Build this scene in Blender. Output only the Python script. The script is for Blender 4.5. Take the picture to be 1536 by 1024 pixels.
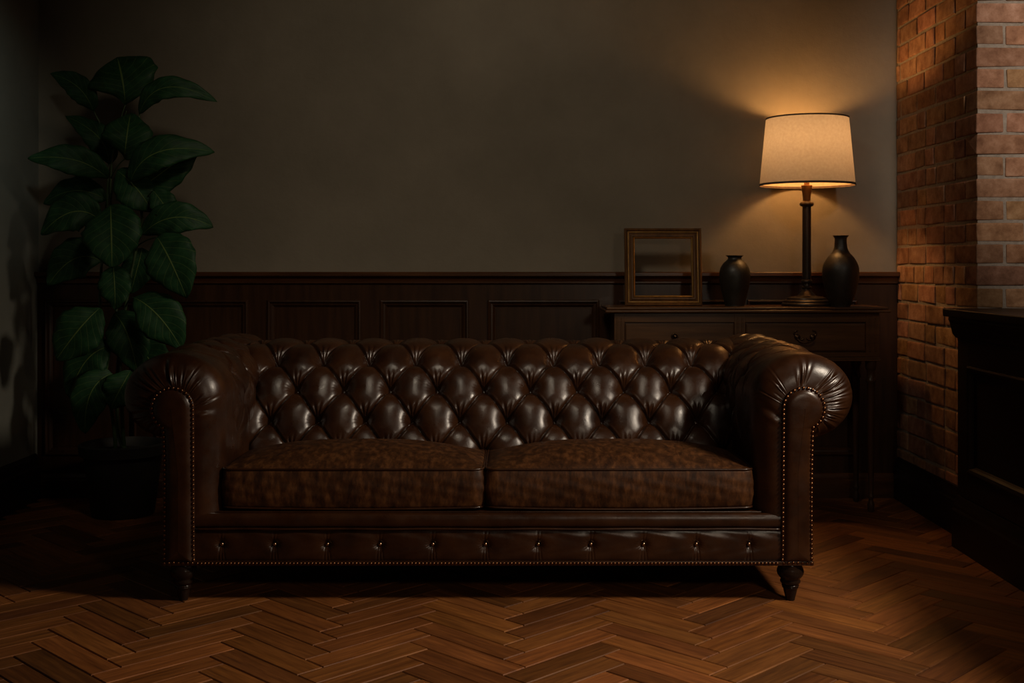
import bpy, bmesh, math, random
import numpy as np
from mathutils import Vector, Matrix

random.seed(7)
RNG = np.random.default_rng(11)
PI = math.pi
sc = bpy.context.scene
C = sc.collection
for o in list(bpy.data.objects):
    bpy.data.objects.remove(o)

# ------------------------------------------------------------------ camera
F = 1750.0           # focal length in pixels of a 1536 wide frame
H = 1.03             # camera height
HOR = 395.0          # horizon row
cam_d = bpy.data.cameras.new('camera')
cam = bpy.data.objects.new('camera', cam_d)
C.objects.link(cam)
cam.location = (0, 0, H)
cam.rotation_euler = (PI / 2, 0, 0)
cam_d.sensor_width = 36
cam_d.lens = F / 1536 * 36
cam_d.shift_y = -(512 - HOR) / 1536
cam_d.clip_start = 0.05
sc.camera = cam

# ------------------------------------------------------------------ world, exposure, lights
w = bpy.data.worlds.new('world')
sc.world = w
w.use_nodes = True
w.node_tree.nodes['Background'].inputs[0].default_value = (0.5, 0.45, 0.4, 1)
w.node_tree.nodes['Background'].inputs[1].default_value = 0.02
sc.view_settings.view_transform = 'Standard'
sc.view_settings.look = 'None'
sc.view_settings.gamma = 1
sc.view_settings.exposure = 0.0
sc.view_settings.use_curve_mapping = False


def aim(o, target):
    d = Vector(target) - o.location
    o.rotation_euler = d.to_track_quat('-Z', 'Y').to_euler()


def area(name, loc, target, size, power, color, size_y=None, spread=None):
    l = bpy.data.lights.new(name, 'AREA')
    l.energy = power
    l.color = color
    l.size = size
    if size_y:
        l.shape = 'RECTANGLE'
        l.size_y = size_y
    if spread:
        l.spread = math.radians(spread)
    o = bpy.data.objects.new(name, l)
    C.objects.link(o)
    o.location = loc
    aim(o, target)
    return o


def spot(name, loc, target, deg, power, color, radius=0.1, blend=1.0):
    l = bpy.data.lights.new(name, 'SPOT')
    l.energy = power
    l.color = color
    l.spot_size = math.radians(deg)
    l.spot_blend = blend
    l.shadow_soft_size = radius
    o = bpy.data.objects.new(name, l)
    C.objects.link(o)
    o.location = loc
    aim(o, target)
    return o


spot('key_light', (2.3, 2.45, 2.2), (0.2, 3.15, 0.0), 79, 270, (1.0, 0.84, 0.66), 0.22)
spot('front_fill', (1.3, 0.4, 1.7), (0.35, 3.75, 0.35), 56, 42, (1.0, 0.82, 0.62), 0.15)  # added fill without a fixture, lifts the sofa front, floor and table
spot('wall_wash_fill', (-0.25, 2.6, 2.82), (-0.1, 5.15, 1.5), 84, 88, (1.0, 0.86, 0.66), 0.25)  # added to brighten the back wall, stands in for unseen room light
spot('pier_fill', (1.69, 1.6, 2.6), (2.42, 4.26, 1.72), 46, 280, (1.0, 0.85, 0.73), 0.1)  # extra spot added beside the key for the pier's front face
spot('left_wall_fill', (-0.9, 2.3, 2.1), (-2.09, 3.95, 1.7), 34, 70, (0.90, 0.97, 0.86), 0.08)  # added cool spot with no known source, brightens the left wall

# ------------------------------------------------------------------ helpers


def px(x, y, D):
    s = F / D
    return ((x - 768) / s, D, H - (y - HOR) / s)


def PX(x, D):
    return (x - 768) * D / F


def PZ(y, D):
    return H - (y - HOR) * D / F


def tag(o, label=None, cat=None, group=None, kind=None):
    if label:
        o['label'] = label
    if cat:
        o['category'] = cat
    if group:
        o['group'] = group
    if kind:
        o['kind'] = kind
    return o


def empty(name, loc, rz=0):
    o = bpy.data.objects.new(name, None)
    C.objects.link(o)
    o.location = loc
    o.rotation_euler = (0, 0, rz)
    o.empty_display_size = 0.1
    return o


def link(name, me, mat, parent=None, smooth=False):
    """mesh is given in world coordinates; re-expressed in the parent's frame"""
    o = bpy.data.objects.new(name, me)
    C.objects.link(o)
    if mat is not None:
        for m in (mat if isinstance(mat, (list, tuple)) else [mat]):
            me.materials.append(m)
    if smooth:
        me.polygons.foreach_set('use_smooth', [True] * len(me.polygons))
    if parent is not None:
        p = parent
        M = Matrix.Identity(4)
        while p is not None:
            M = Matrix.LocRotScale(p.location, p.rotation_euler, p.scale) @ M
            p = p.parent
        me.transform(M.inverted())
        o.parent = parent
    return o


def setorigin(o):
    """top-level or child mesh: origin to the bottom centre of its bounds"""
    me = o.data
    n = len(me.vertices)
    co = np.empty(n * 3)
    me.vertices.foreach_get('co', co)
    co = co.reshape(-1, 3)
    lo, hi = co.min(0), co.max(0)
    c = Vector(((lo[0] + hi[0]) / 2, (lo[1] + hi[1]) / 2, lo[2]))
    me.transform(Matrix.Translation(-c))
    o.location = o.location + c
    return o


def from_bm(name, bm, mat, parent=None, smooth=False):
    me = bpy.data.meshes.new(name)
    bm.to_mesh(me)
    bm.free()
    return link(name, me, mat, parent, smooth)


def add_box(bm, lo, hi, bev=0.0, seg=2):
    vs = [bm.verts.new((x, y, z)) for z in (lo[2], hi[2]) for y in (lo[1], hi[1]) for x in (lo[0], hi[0])]
    idx = [(0, 2, 3, 1), (4, 5, 7, 6), (0, 1, 5, 4), (2, 6, 7, 3), (0, 4, 6, 2), (1, 3, 7, 5)]
    fs = [bm.faces.new([vs[i] for i in f]) for f in idx]
    if bev > 0:
        es = list({e for f in fs for e in f.edges})
        bmesh.ops.bevel(bm, geom=es, offset=bev, segments=seg, affect='EDGES', profile=0.6)
    return vs


def box(name, lo, hi, mat, parent=None, bev=0.0, seg=2):
    bm = bmesh.new()
    add_box(bm, lo, hi, bev, seg)
    return from_bm(name, bm, mat, parent)


def add_lathe(bm, prof, c, n=48, cap=True):
    rings = []
    for r, z in prof:
        rings.append([bm.verts.new((c[0] + r * math.cos(2 * PI * k / n), c[1] + r * math.sin(2 * PI * k / n), c[2] + z)) for k in range(n)])
    for a, b in zip(rings[:-1], rings[1:]):
        for k in range(n):
            bm.faces.new((a[k], a[(k + 1) % n], b[(k + 1) % n], b[k]))
    if cap:
        if prof[0][0] > 1e-5:
            bm.faces.new(list(reversed(rings[0])))
        if prof[-1][0] > 1e-5:
            bm.faces.new(rings[-1])


def smooth_prof(pts, sub=6):
    """Catmull-Rom through a profile"""
    out = []
    n = len(pts)
    for i in range(n - 1):
        p0 = pts[max(i - 1, 0)]
        p1, p2 = pts[i], pts[i + 1]
        p3 = pts[min(i + 2, n - 1)]
        for k in range(sub):
            t = k / sub
            out.append(tuple(0.5 * ((2 * p1[j]) + (-p0[j] + p2[j]) * t + (2 * p0[j] - 5 * p1[j] + 4 * p2[j] - p3[j]) * t * t
                                    + (-p0[j] + 3 * p1[j] - 3 * p2[j] + p3[j]) * t ** 3) for j in range(len(p1))))
    out.append(tuple(pts[-1]))
    return out


def lathe(name, prof, c, mat, parent=None, n=48, sub=0):
    bm = bmesh.new()
    if sub:
        prof = [(max(r, 0.0), z) for r, z in smooth_prof(prof, sub)]
    add_lathe(bm, prof, c, n)
    o = from_bm(name, bm, mat, parent, True)
    try:
        o.data.set_sharp_from_angle(angle=math.radians(50))
    except Exception:
        pass
    return o


def add_tube(bm, pts, r, n=10, closed=False):
    P = [Vector(p) for p in pts]
    m = len(P)
    rs = r if isinstance(r, (list, tuple, np.ndarray)) else [r] * m
    rings = []
    up = Vector((0.13, 0.21, 0.97)).normalized()
    prev = None
    for i in range(m):
        if closed:
            t = (P[(i + 1) % m] - P[i - 1]).normalized()
        else:
            t = (P[min(i + 1, m - 1)] - P[max(i - 1, 0)]).normalized()
        a = prev - t * prev.dot(t) if prev is not None else up.cross(t)
        if a.length < 1e-4:
            a = Vector((1, 0, 0)).cross(t)
        a.normalize()
        prev = a
        b = t.cross(a)
        rings.append([bm.verts.new(P[i] + (a * math.cos(2 * PI * k / n) + b * math.sin(2 * PI * k / n)) * rs[i]) for k in range(n)])
    R = range(m) if closed else range(m - 1)
    for i in R:
        A, B = rings[i], rings[(i + 1) % m]
        for k in range(n):
            bm.faces.new((A[k], A[(k + 1) % n], B[(k + 1) % n], B[k]))
    if not closed:
        bm.faces.new(list(reversed(rings[0])))
        bm.faces.new(rings[-1])


def grid_mesh(name, V, mat, parent=None, close_u=False, caps=False):
    """V: (nu, nv, 3) array"""
    nu, nv = V.shape[:2]
    idx = np.arange(nu * nv).reshape(nu, nv)
    if close_u:
        a, b = idx, np.roll(idx, -1, 0)
        a0, a1, b0, b1 = a[:, :-1], a[:, 1:], b[:, :-1], b[:, 1:]
    else:
        a0, a1, b0, b1 = idx[:-1, :-1], idx[:-1, 1:], idx[1:, :-1], idx[1:, 1:]
    faces = np.stack([a0, b0, b1, a1], -1).reshape(-1, 4)
    fl = faces.tolist()
    if caps:
        fl.append(idx[:, 0].tolist()[::-1] if close_u else idx[:, 0].tolist())
        fl.append(idx[:, -1].tolist())
    me = bpy.data.meshes.new(name)
    me.from_pydata(V.reshape(-1, 3).tolist(), [], fl)
    me.update()
    bm = bmesh.new()
    bm.from_mesh(me)
    bmesh.ops.recalc_face_normals(bm, faces=bm.faces[:])
    bm.to_mesh(me)
    bm.free()
    return link(name, me, mat, parent, True)


# ------------------------------------------------------------------ materials
def new_mat(name):
    m = bpy.data.materials.new(name)
    m.use_nodes = True
    nt = m.node_tree
    nt.nodes.clear()
    out = nt.nodes.new('ShaderNodeOutputMaterial')
    b = nt.nodes.new('ShaderNodeBsdfPrincipled')
    nt.links.new(b.outputs[0], out.inputs[0])
    return m, nt, b


def nnode(nt, t, **kw):
    n = nt.nodes.new(t)
    for k, v in kw.items():
        setattr(n, k, v)
    return n


def noise(nt, scale, detail=4, rough=0.55, coord=None, vec_scale=None):
    if coord is None:
        tc = nnode(nt, 'ShaderNodeTexCoord')
        coord = tc.outputs['Object']
    if vec_scale:
        mp = nnode(nt, 'ShaderNodeMapping')
        mp.inputs['Scale'].default_value = vec_scale
        nt.links.new(coord, mp.inputs[0])
        coord = mp.outputs[0]
    n = nnode(nt, 'ShaderNodeTexNoise')
    n.inputs['Scale'].default_value = scale
    n.inputs['Detail'].default_value = detail
    n.inputs['Roughness'].default_value = rough
    nt.links.new(coord, n.inputs['Vector'])
    return n.outputs['Fac']


def ramp(nt, fac, stops):
    r = nnode(nt, 'ShaderNodeValToRGB')
    e = r.color_ramp.elements
    while len(e) < len(stops):
        e.new(0.5)
    for k, (p, c) in enumerate(stops):
        e[k].position = p
        e[k].color = (c[0], c[1], c[2], 1)
    nt.links.new(fac, r.inputs[0])
    return r.outputs[0]


def bump(nt, b, h, strength, dist, prev=None):
    n = nnode(nt, 'ShaderNodeBump')
    n.inputs['Strength'].default_value = strength
    n.inputs['Distance'].default_value = dist
    nt.links.new(h, n.inputs['Height'])
    if prev is not None:
        nt.links.new(prev, n.inputs['Normal'])
    nt.links.new(n.outputs[0], b.inputs['Normal'])
    return n.outputs[0]


def mapr(nt, v, a, b_, c, d):
    n = nnode(nt, 'ShaderNodeMapRange')
    for k, x in enumerate((a, b_, c, d)):
        n.inputs[k + 1].default_value = x
    nt.links.new(v, n.inputs[0])
    return n.outputs[0]


def leather(name, dark, mid, light, rough, pos=(0.3, 0.5, 0.72), sc_=9, spec=0.5, bmp=0.35, vs=None):
    m, nt, b = new_mat(name)
    n1 = noise(nt, sc_, 6, 0.62, None, vs)
    nt.links.new(ramp(nt, n1, [(pos[0], dark), (pos[1], mid), (pos[2], light)]), b.inputs['Base Color'])
    n2 = noise(nt, 420, 3, 0.6)
    n3 = noise(nt, 70, 4, 0.6)
    p = bump(nt, b, n2, bmp, 0.0006)
    bump(nt, b, n3, bmp, 0.0016, p)
    nt.links.new(mapr(nt, noise(nt, 24, 5, 0.6), 0.3, 0.7, rough - 0.06, rough + 0.08), b.inputs['Roughness'])
    b.inputs['Specular IOR Level'].default_value = spec
    return m


M_LEATHER = leather('dark_brown_leather', (0.015, 0.0049, 0.0017), (0.029, 0.0098, 0.0032), (0.045, 0.0160, 0.0052), 0.31, spec=0.48, bmp=0.22)
M_CUSHION = leather('cushion_leather', (0.022, 0.0078, 0.0026), (0.050, 0.0180, 0.0056), (0.120, 0.046, 0.0145), 0.50, (0.34, 0.50, 0.72), 30, 0.22, vs=(1.7, 1.2, 0.6))


def wood(name, c0, c1, rough=0.35, axis='X', sc_=3.0, bmp=0.1, spec=0.22):
    m, nt, b = new_mat(name)
    vs = {'X': (1.2, 14, 14), 'Y': (14, 1.2, 14), 'Z': (14, 14, 1.2)}[axis]
    n = noise(nt, sc_, 8, 0.62, None, vs)
    nt.links.new(ramp(nt, n, [(0.3, c0), (0.7, c1)]), b.inputs['Base Color'])
    bump(nt, b, n, bmp, 0.002)
    b.inputs['Roughness'].default_value = rough
    b.inputs['Specular IOR Level'].default_value = spec
    return m


M_WAIN = wood('mahogany_rail', (0.030, 0.0105, 0.0034), (0.075, 0.027, 0.0084), 0.27, 'X', spec=0.5)
M_WAINV = wood('mahogany_panel', (0.018, 0.0070, 0.0026), (0.040, 0.0155, 0.0054), 0.30, 'Z', spec=0.42)
M_TABLE = wood('walnut_table', (0.042, 0.0170, 0.0055), (0.095, 0.040, 0.0125), 0.30, 'X', spec=0.34)
M_TABLEV = wood('walnut_leg', (0.030, 0.014, 0.007), (0.060, 0.027, 0.013), 0.34, 'Z')
M_COUNTER = wood('dark_counter_wood', (0.010, 0.006, 0.004), (0.020, 0.012, 0.008), 0.42, 'Y')
M_FOOT = wood('ebonised_foot', (0.010, 0.006, 0.004), (0.022, 0.011, 0.007), 0.22, 'Z')


def metal(name, col, rough, met=1.0, nz=0.0):
    m, nt, b = new_mat(name)
    n = noise(nt, 60, 4, 0.6)
    nt.links.new(ramp(nt, n, [(0.3, tuple(c * 0.75 for c in col)), (0.7, col)]), b.inputs['Base Color'])
    b.inputs['Metallic'].default_value = met
    nt.links.new(mapr(nt, n, 0.3, 0.7, rough - 0.05, rough + 0.07), b.inputs['Roughness'])
    if nz:
        bump(nt, b, noise(nt, 160, 4, 0.6), nz, 0.001)
    return m


M_NAIL = metal('antique_nail', (0.19, 0.085, 0.038), 0.34)
M_BUTTON = metal('bronze_button', (0.42, 0.26, 0.16), 0.28)
M_BRASS = metal('aged_brass', (0.40, 0.22, 0.09), 0.35)
M_LAMP = metal('dark_bronze', (0.045, 0.030, 0.020), 0.34, 0.5)
M_GILT = metal('gilt', (0.95, 0.58, 0.20), 0.36)
M_FRAME = wood('bronze_gilt_wood', (0.050, 0.022, 0.008), (0.125, 0.056, 0.018), 0.35, 'Z')
M_PULL = metal('dark_bronze_pull', (0.10, 0.055, 0.03), 0.35)
M_VASE = metal('black_earthenware', (0.018, 0.0125, 0.007), 0.46, 0.1, 0.5)

m, nt, b = new_mat('plaster_wall')
n = noise(nt, 1.3, 8, 0.62)
nt.links.new(ramp(nt, n, [(0.30, (0.125, 0.104, 0.076)), (0.55, (0.165, 0.137, 0.101)), (0.75, (0.200, 0.168, 0.125))]), b.inputs['Base Color'])
p = bump(nt, b, noise(nt, 14, 8, 0.65), 0.35, 0.006)
bump(nt, b, noise(nt, 160, 4, 0.6), 0.4, 0.0012, p)
b.inputs['Roughness'].default_value = 0.8
b.inputs['Specular IOR Level'].default_value = 0.25
M_WALL = m

m, nt, b = new_mat('plaster_side_wall')
n = noise(nt, 2.2, 8, 0.62)
nt.links.new(ramp(nt, n, [(0.30, (0.14, 0.14, 0.115)), (0.75, (0.20, 0.20, 0.165))]), b.inputs['Base Color'])
bump(nt, b, noise(nt, 20, 8, 0.65), 0.3, 0.004)
b.inputs['Roughness'].default_value = 0.85
M_SIDE = m

m, nt, b = new_mat('ceiling_paint')
nt.links.new(ramp(nt, noise(nt, 3), [(0.3, (0.10, 0.09, 0.08)), (0.7, (0.13, 0.12, 0.10))]), b.inputs['Base Color'])
b.inputs['Roughness'].default_value = 0.9
M_CEIL = m

# parquet: tone from a colour attribute, grain along the plank's own uv
m, nt, b = new_mat('herringbone_oak')
at = nnode(nt, 'ShaderNodeAttribute', attribute_name='tone')
uv = nnode(nt, 'ShaderNodeUVMap', uv_map='uv')
g = noise(nt, 1.0, 8, 0.65, uv.outputs[0], (5, 70, 1))
g2 = noise(nt, 1.0, 5, 0.6, uv.outputs[0], (2, 9, 1))
c1 = ramp(nt, g, [(0.25, (0.092, 0.029, 0.0070)), (0.5, (0.215, 0.073, 0.0160)), (0.75, (0.35, 0.127, 0.028))])
mx = nnode(nt, 'ShaderNodeMix', data_type='RGBA', blend_type='MULTIPLY')
mx.inputs[0].default_value = 1.0
nt.links.new(c1, mx.inputs[6])
nt.links.new(at.outputs['Color'], mx.inputs[7])
mx2 = nnode(nt, 'ShaderNodeMix', data_type='RGBA', blend_type='MULTIPLY')
mx2.inputs[0].default_value = 0.55
nt.links.new(mx.outputs[2], mx2.inputs[6])
nt.links.new(ramp(nt, g2, [(0.3, (0.45, 0.42, 0.4)), (0.65, (1, 1, 1))]), mx2.inputs[7])
nt.links.new(mx2.outputs[2], b.inputs['Base Color'])
bump(nt, b, g, 0.25, 0.0015)
nt.links.new(mapr(nt, g2, 0.3, 0.7, 0.48, 0.62), b.inputs['Roughness'])
b.inputs['Specular IOR Level'].default_value = 0.3
M_FLOOR = m

m, nt, b = new_mat('floor_joint')
nt.links.new(ramp(nt, noise(nt, 30), [(0.3, (0.006, 0.003, 0.002)), (0.7, (0.012, 0.006, 0.003))]), b.inputs['Base Color'])
b.inputs['Roughness'].default_value = 0.8
M_JOINT = m

m, nt, b = new_mat('old_brick')
at = nnode(nt, 'ShaderNodeAttribute', attribute_name='tone')
n1 = noise(nt, 16, 8, 0.7)
mx = nnode(nt, 'ShaderNodeMix', data_type='RGBA', blend_type='MULTIPLY')
mx.inputs[0].default_value = 1.0
nt.links.new(ramp(nt, n1, [(0.28, (0.14, 0.064, 0.032)), (0.5, (0.29, 0.155, 0.086)), (0.72, (0.44, 0.265, 0.165))]), mx.inputs[6])
nt.links.new(at.outputs['Color'], mx.inputs[7])
nt.links.new(mx.outputs[2], b.inputs['Base Color'])
p = bump(nt, b, noise(nt, 45, 8, 0.7), 0.6, 0.006)
bump(nt, b, noise(nt, 260, 4, 0.7), 0.5, 0.0015, p)
b.inputs['Roughness'].default_value = 0.88
b.inputs['Specular IOR Level'].default_value = 0.2
M_BRICK = m

m, nt, b = new_mat('grey_mortar')
nt.links.new(ramp(nt, noise(nt, 50, 6, 0.7), [(0.3, (0.19, 0.155, 0.12)), (0.7, (0.32, 0.27, 0.215))]), b.inputs['Base Color'])
bump(nt, b, noise(nt, 120, 6, 0.7), 0.7, 0.004)
b.inputs['Roughness'].default_value = 0.95
M_MORTAR = m

# lamp shade fabric
m, nt, b = new_mat('linen_shade')
out = nt.nodes['Material Output']
tr = nnode(nt, 'ShaderNodeBsdfTranslucent')
df = nnode(nt, 'ShaderNodeBsdfDiffuse')
nf = noise(nt, 90, 4, 0.6)
nt.links.new(ramp(nt, nf, [(0.3, (0.185, 0.175, 0.185)), (0.7, (0.230, 0.218, 0.23))]), tr.inputs[0])
nt.links.new(ramp(nt, nf, [(0.3, (0.50, 0.375, 0.27)), (0.7, (0.57, 0.44, 0.32))]), df.inputs[0])
ms = nnode(nt, 'ShaderNodeMixShader')
ms.inputs[0].default_value = 0.30
nt.links.new(df.outputs[0], ms.inputs[1])
nt.links.new(tr.outputs[0], ms.inputs[2])
nt.links.new(ms.outputs[0], out.inputs[0])
nt.nodes.remove(b)
M_SHADE = m

m, nt, b = new_mat('bulb_glass')
b.inputs['Base Color'].default_value = (0.9, 0.8, 0.6, 1)
b.inputs['Emission Color'].default_value = (1.0, 0.51, 0.165, 1)
b.inputs['Emission Strength'].default_value = 275.0
M_BULB = m

# leaf
m, nt, b = new_mat('leaf_green')
uv = nnode(nt, 'ShaderNodeUVMap', uv_map='uv')
sep = nnode(nt, 'ShaderNodeSeparateXYZ')
nt.links.new(uv.outputs[0], sep.inputs[0])
# side veins: saw of (t*9 - |s|*2.2)
ab = nnode(nt, 'ShaderNodeMath', operation='ABSOLUTE')
nt.links.new(sep.outputs[1], ab.inputs[0])
m1 = nnode(nt, 'ShaderNodeMath', operation='MULTIPLY')
m1.inputs[1].default_value = -2.4
nt.links.new(ab.outputs[0], m1.inputs[0])
m2 = nnode(nt, 'ShaderNodeMath', operation='MULTIPLY_ADD')
m2.inputs[1].default_value = 8.0
nt.links.new(sep.outputs[0], m2.inputs[0])
nt.links.new(m1.outputs[0], m2.inputs[2])
fr = nnode(nt, 'ShaderNodeMath', operation='FRACT')
nt.links.new(m2.outputs[0], fr.inputs[0])
pp = nnode(nt, 'ShaderNodeMath', operation='PINGPONG')
pp.inputs[1].default_value = 0.5
nt.links.new(fr.outputs[0], pp.inputs[0])
vein = mapr(nt, pp.outputs[0], 0.0, 0.07, 1.0, 0.0)
mid = mapr(nt, ab.outputs[0], 0.012, 0.035, 1.0, 0.0)
mxv = nnode(nt, 'ShaderNodeMath', operation='MAXIMUM')
v2 = nnode(nt, 'ShaderNodeMath', operation='MULTIPLY')
v2.inputs[1].default_value = 0.38
nt.links.new(vein, v2.inputs[0])
nt.links.new(v2.outputs[0], mxv.inputs[0])
nt.links.new(mid, mxv.inputs[1])
base = ramp(nt, noise(nt, 26, 6, 0.65), [(0.3, (0.006, 0.026, 0.009)), (0.7, (0.017, 0.062, 0.022))])
mx = nnode(nt, 'ShaderNodeMix', data_type='RGBA')
nt.links.new(mxv.outputs[0], mx.inputs[0])
nt.links.new(base, mx.inputs[6])
mx.inputs[7].default_value = (0.10, 0.15, 0.04, 1)
nt.links.new(mx.outputs[2], b.inputs['Base Color'])
bump(nt, b, mxv.outputs[0], 0.4, 0.003)
b.inputs['Roughness'].default_value = 0.55
b.inputs['Specular IOR Level'].default_value = 0.22
M_LEAF = m

m, nt, b = new_mat('plant_stem')
nt.links.new(ramp(nt, noise(nt, 40), [(0.3, (0.020, 0.040, 0.012)), (0.7, (0.045, 0.080, 0.022))]), b.inputs['Base Color'])
b.inputs['Roughness'].default_value = 0.5
M_STEM = m
m, nt, b = new_mat('dark_pot')
nt.links.new(ramp(nt, noise(nt, 20), [(0.3, (0.010, 0.009, 0.008)), (0.7, (0.020, 0.018, 0.015))]), b.inputs['Base Color'])
b.inputs['Roughness'].default_value = 0.6
M_POT = m
m, nt, b = new_mat('potting_soil')
nt.links.new(ramp(nt, noise(nt, 60, 8, 0.7), [(0.3, (0.006, 0.004, 0.003)), (0.7, (0.03, 0.02, 0.012))]), b.inputs['Base Color'])
bump(nt, b, noise(nt, 80, 8, 0.7), 1.0, 0.01)
b.inputs['Roughness'].default_value = 1.0
M_SOIL = m

# ------------------------------------------------------------------ room shell
XL, XR, YB, YF, ZC = -2.09, 2.42, 5.15, -1.3, 2.9
PIX, PIY = 1.697, 4.26      # brick pier: left face and front face


def st(o):
    o['kind'] = 'structure'
    return o


st(box('wall_back', (XL - 0.15, YB, 0), (XR + 0.15, YB + 0.15, ZC), M_WALL))
st(box('wall_left', (XL - 0.15, YF, 0), (XL, YB, ZC), M_SIDE))
st(box('wall_far_right', (XR, YF, 0), (XR + 0.15, YB, ZC), M_WALL))
st(box('wall_front', (XL - 0.15, YF - 0.15, 0), (XR + 0.15, YF, ZC), M_WALL))
st(box('ceiling', (XL - 0.15, YF - 0.15, ZC), (XR + 0.15, YB + 0.15, ZC + 0.1), M_CEIL))


def make_floor():
    L, W = 0.365, 0.081
    verts, faces, tones, uvs, mats = [], [], [], [], []
    ca, sa = math.cos(PI / 4), math.sin(PI / 4)
    rnd = random.Random(5)
    ox, oy = 0.035, 0.02
    g, ch, th = 0.0014, 0.0022, 0.012
    N = 60
    for n in range(-30, 31):
        for k in range(-90, 91):
            bx_, by_ = k * W + n * L, k * W - n * L
            for (x0, y0, x1, y1, vert) in ((bx_, by_, bx_ + L, by_ + W, 0), (bx_ + L, by_ + W - L, bx_ + L + W, by_ + W, 1)):
                cx, cy = (x0 + x1) / 2, (y0 + y1) / 2
                wx, wy = cx * ca - cy * sa, cx * sa + cy * ca
                wx, wy = wx, wy + 2.5
                if not (XL - 0.12 < wx < XR + 0.12 and YF - 0.12 < wy < YB + 0.12):
                    continue
                t = rnd.uniform(0.50, 1.30)
                tint = (t, t * rnd.uniform(0.93, 1.05), t * rnd.uniform(0.9, 1.08))
                dz = rnd.uniform(-0.0006, 0.0006)
                U, Vv = rnd.uniform(0, 50), rnd.uniform(0, 50)
                base = len(verts)
                for (ins, z) in ((g, -th), (g, -ch + dz), (g + ch, dz)):
                    for (qx, qy) in ((x0 + ins, y0 + ins), (x1 - ins, y0 + ins), (x1 - ins, y1 - ins), (x0 + ins, y1 - ins)):
                        X, Y = qx * ca - qy * sa, qx * sa + qy * ca
                        verts.append((X + ox, Y + 2.5 + oy, z))
                        if vert:
                            uvs.append((qy - y0 + U, qx - x0 + Vv))
                        else:
                            uvs.append((qx - x0 + U, qy - y0 + Vv))
                        tones.append(tint)
                for r in (0, 4):
                    for q in range(4):
                        faces.append((base + r + q, base + r + (q + 1) % 4, base + r + 4 + (q + 1) % 4, base + r + 4 + q))
                faces.append((base + 8, base + 9, base + 10, base + 11))
    nb = len(verts)
    nf = len(faces)
    for p in ((XL - 0.15, YF - 0.15, -0.02), (XR + 0.15, YF - 0.15, -0.02), (XR + 0.15, YB + 0.15, -0.02), (XL - 0.15, YB + 0.15, -0.02)):
        for dz in (-0.03, 0.016):
            verts.append((p[0], p[1], p[2] + dz))
            tones.append((1, 1, 1))
            uvs.append((0, 0))
    faces.append((nb + 1, nb + 3, nb + 5, nb + 7))
    faces.append((nb + 6, nb + 4, nb + 2, nb + 0))
    me = bpy.data.meshes.new('floor')
    me.from_pydata(verts, [], faces)
    at = me.attributes.new('tone', 'FLOAT_COLOR', 'POINT')
    at.data.foreach_set('color', np.array([(a, b_, c, 1) for a, b_, c in tones]).ravel())
    ul = me.uv_layers.new(name='uv')
    li = np.empty(len(me.loops), dtype=np.int64)
    me.loops.foreach_get('vertex_index', li)
    ul.data.foreach_set('uv', np.array(uvs)[li].ravel())
    o = link('floor', me, [M_FLOOR, M_JOINT])
    for f in range(nf, len(faces)):
        me.polygons[f].material_index = 1
    return st(o)


make_floor()


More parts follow.
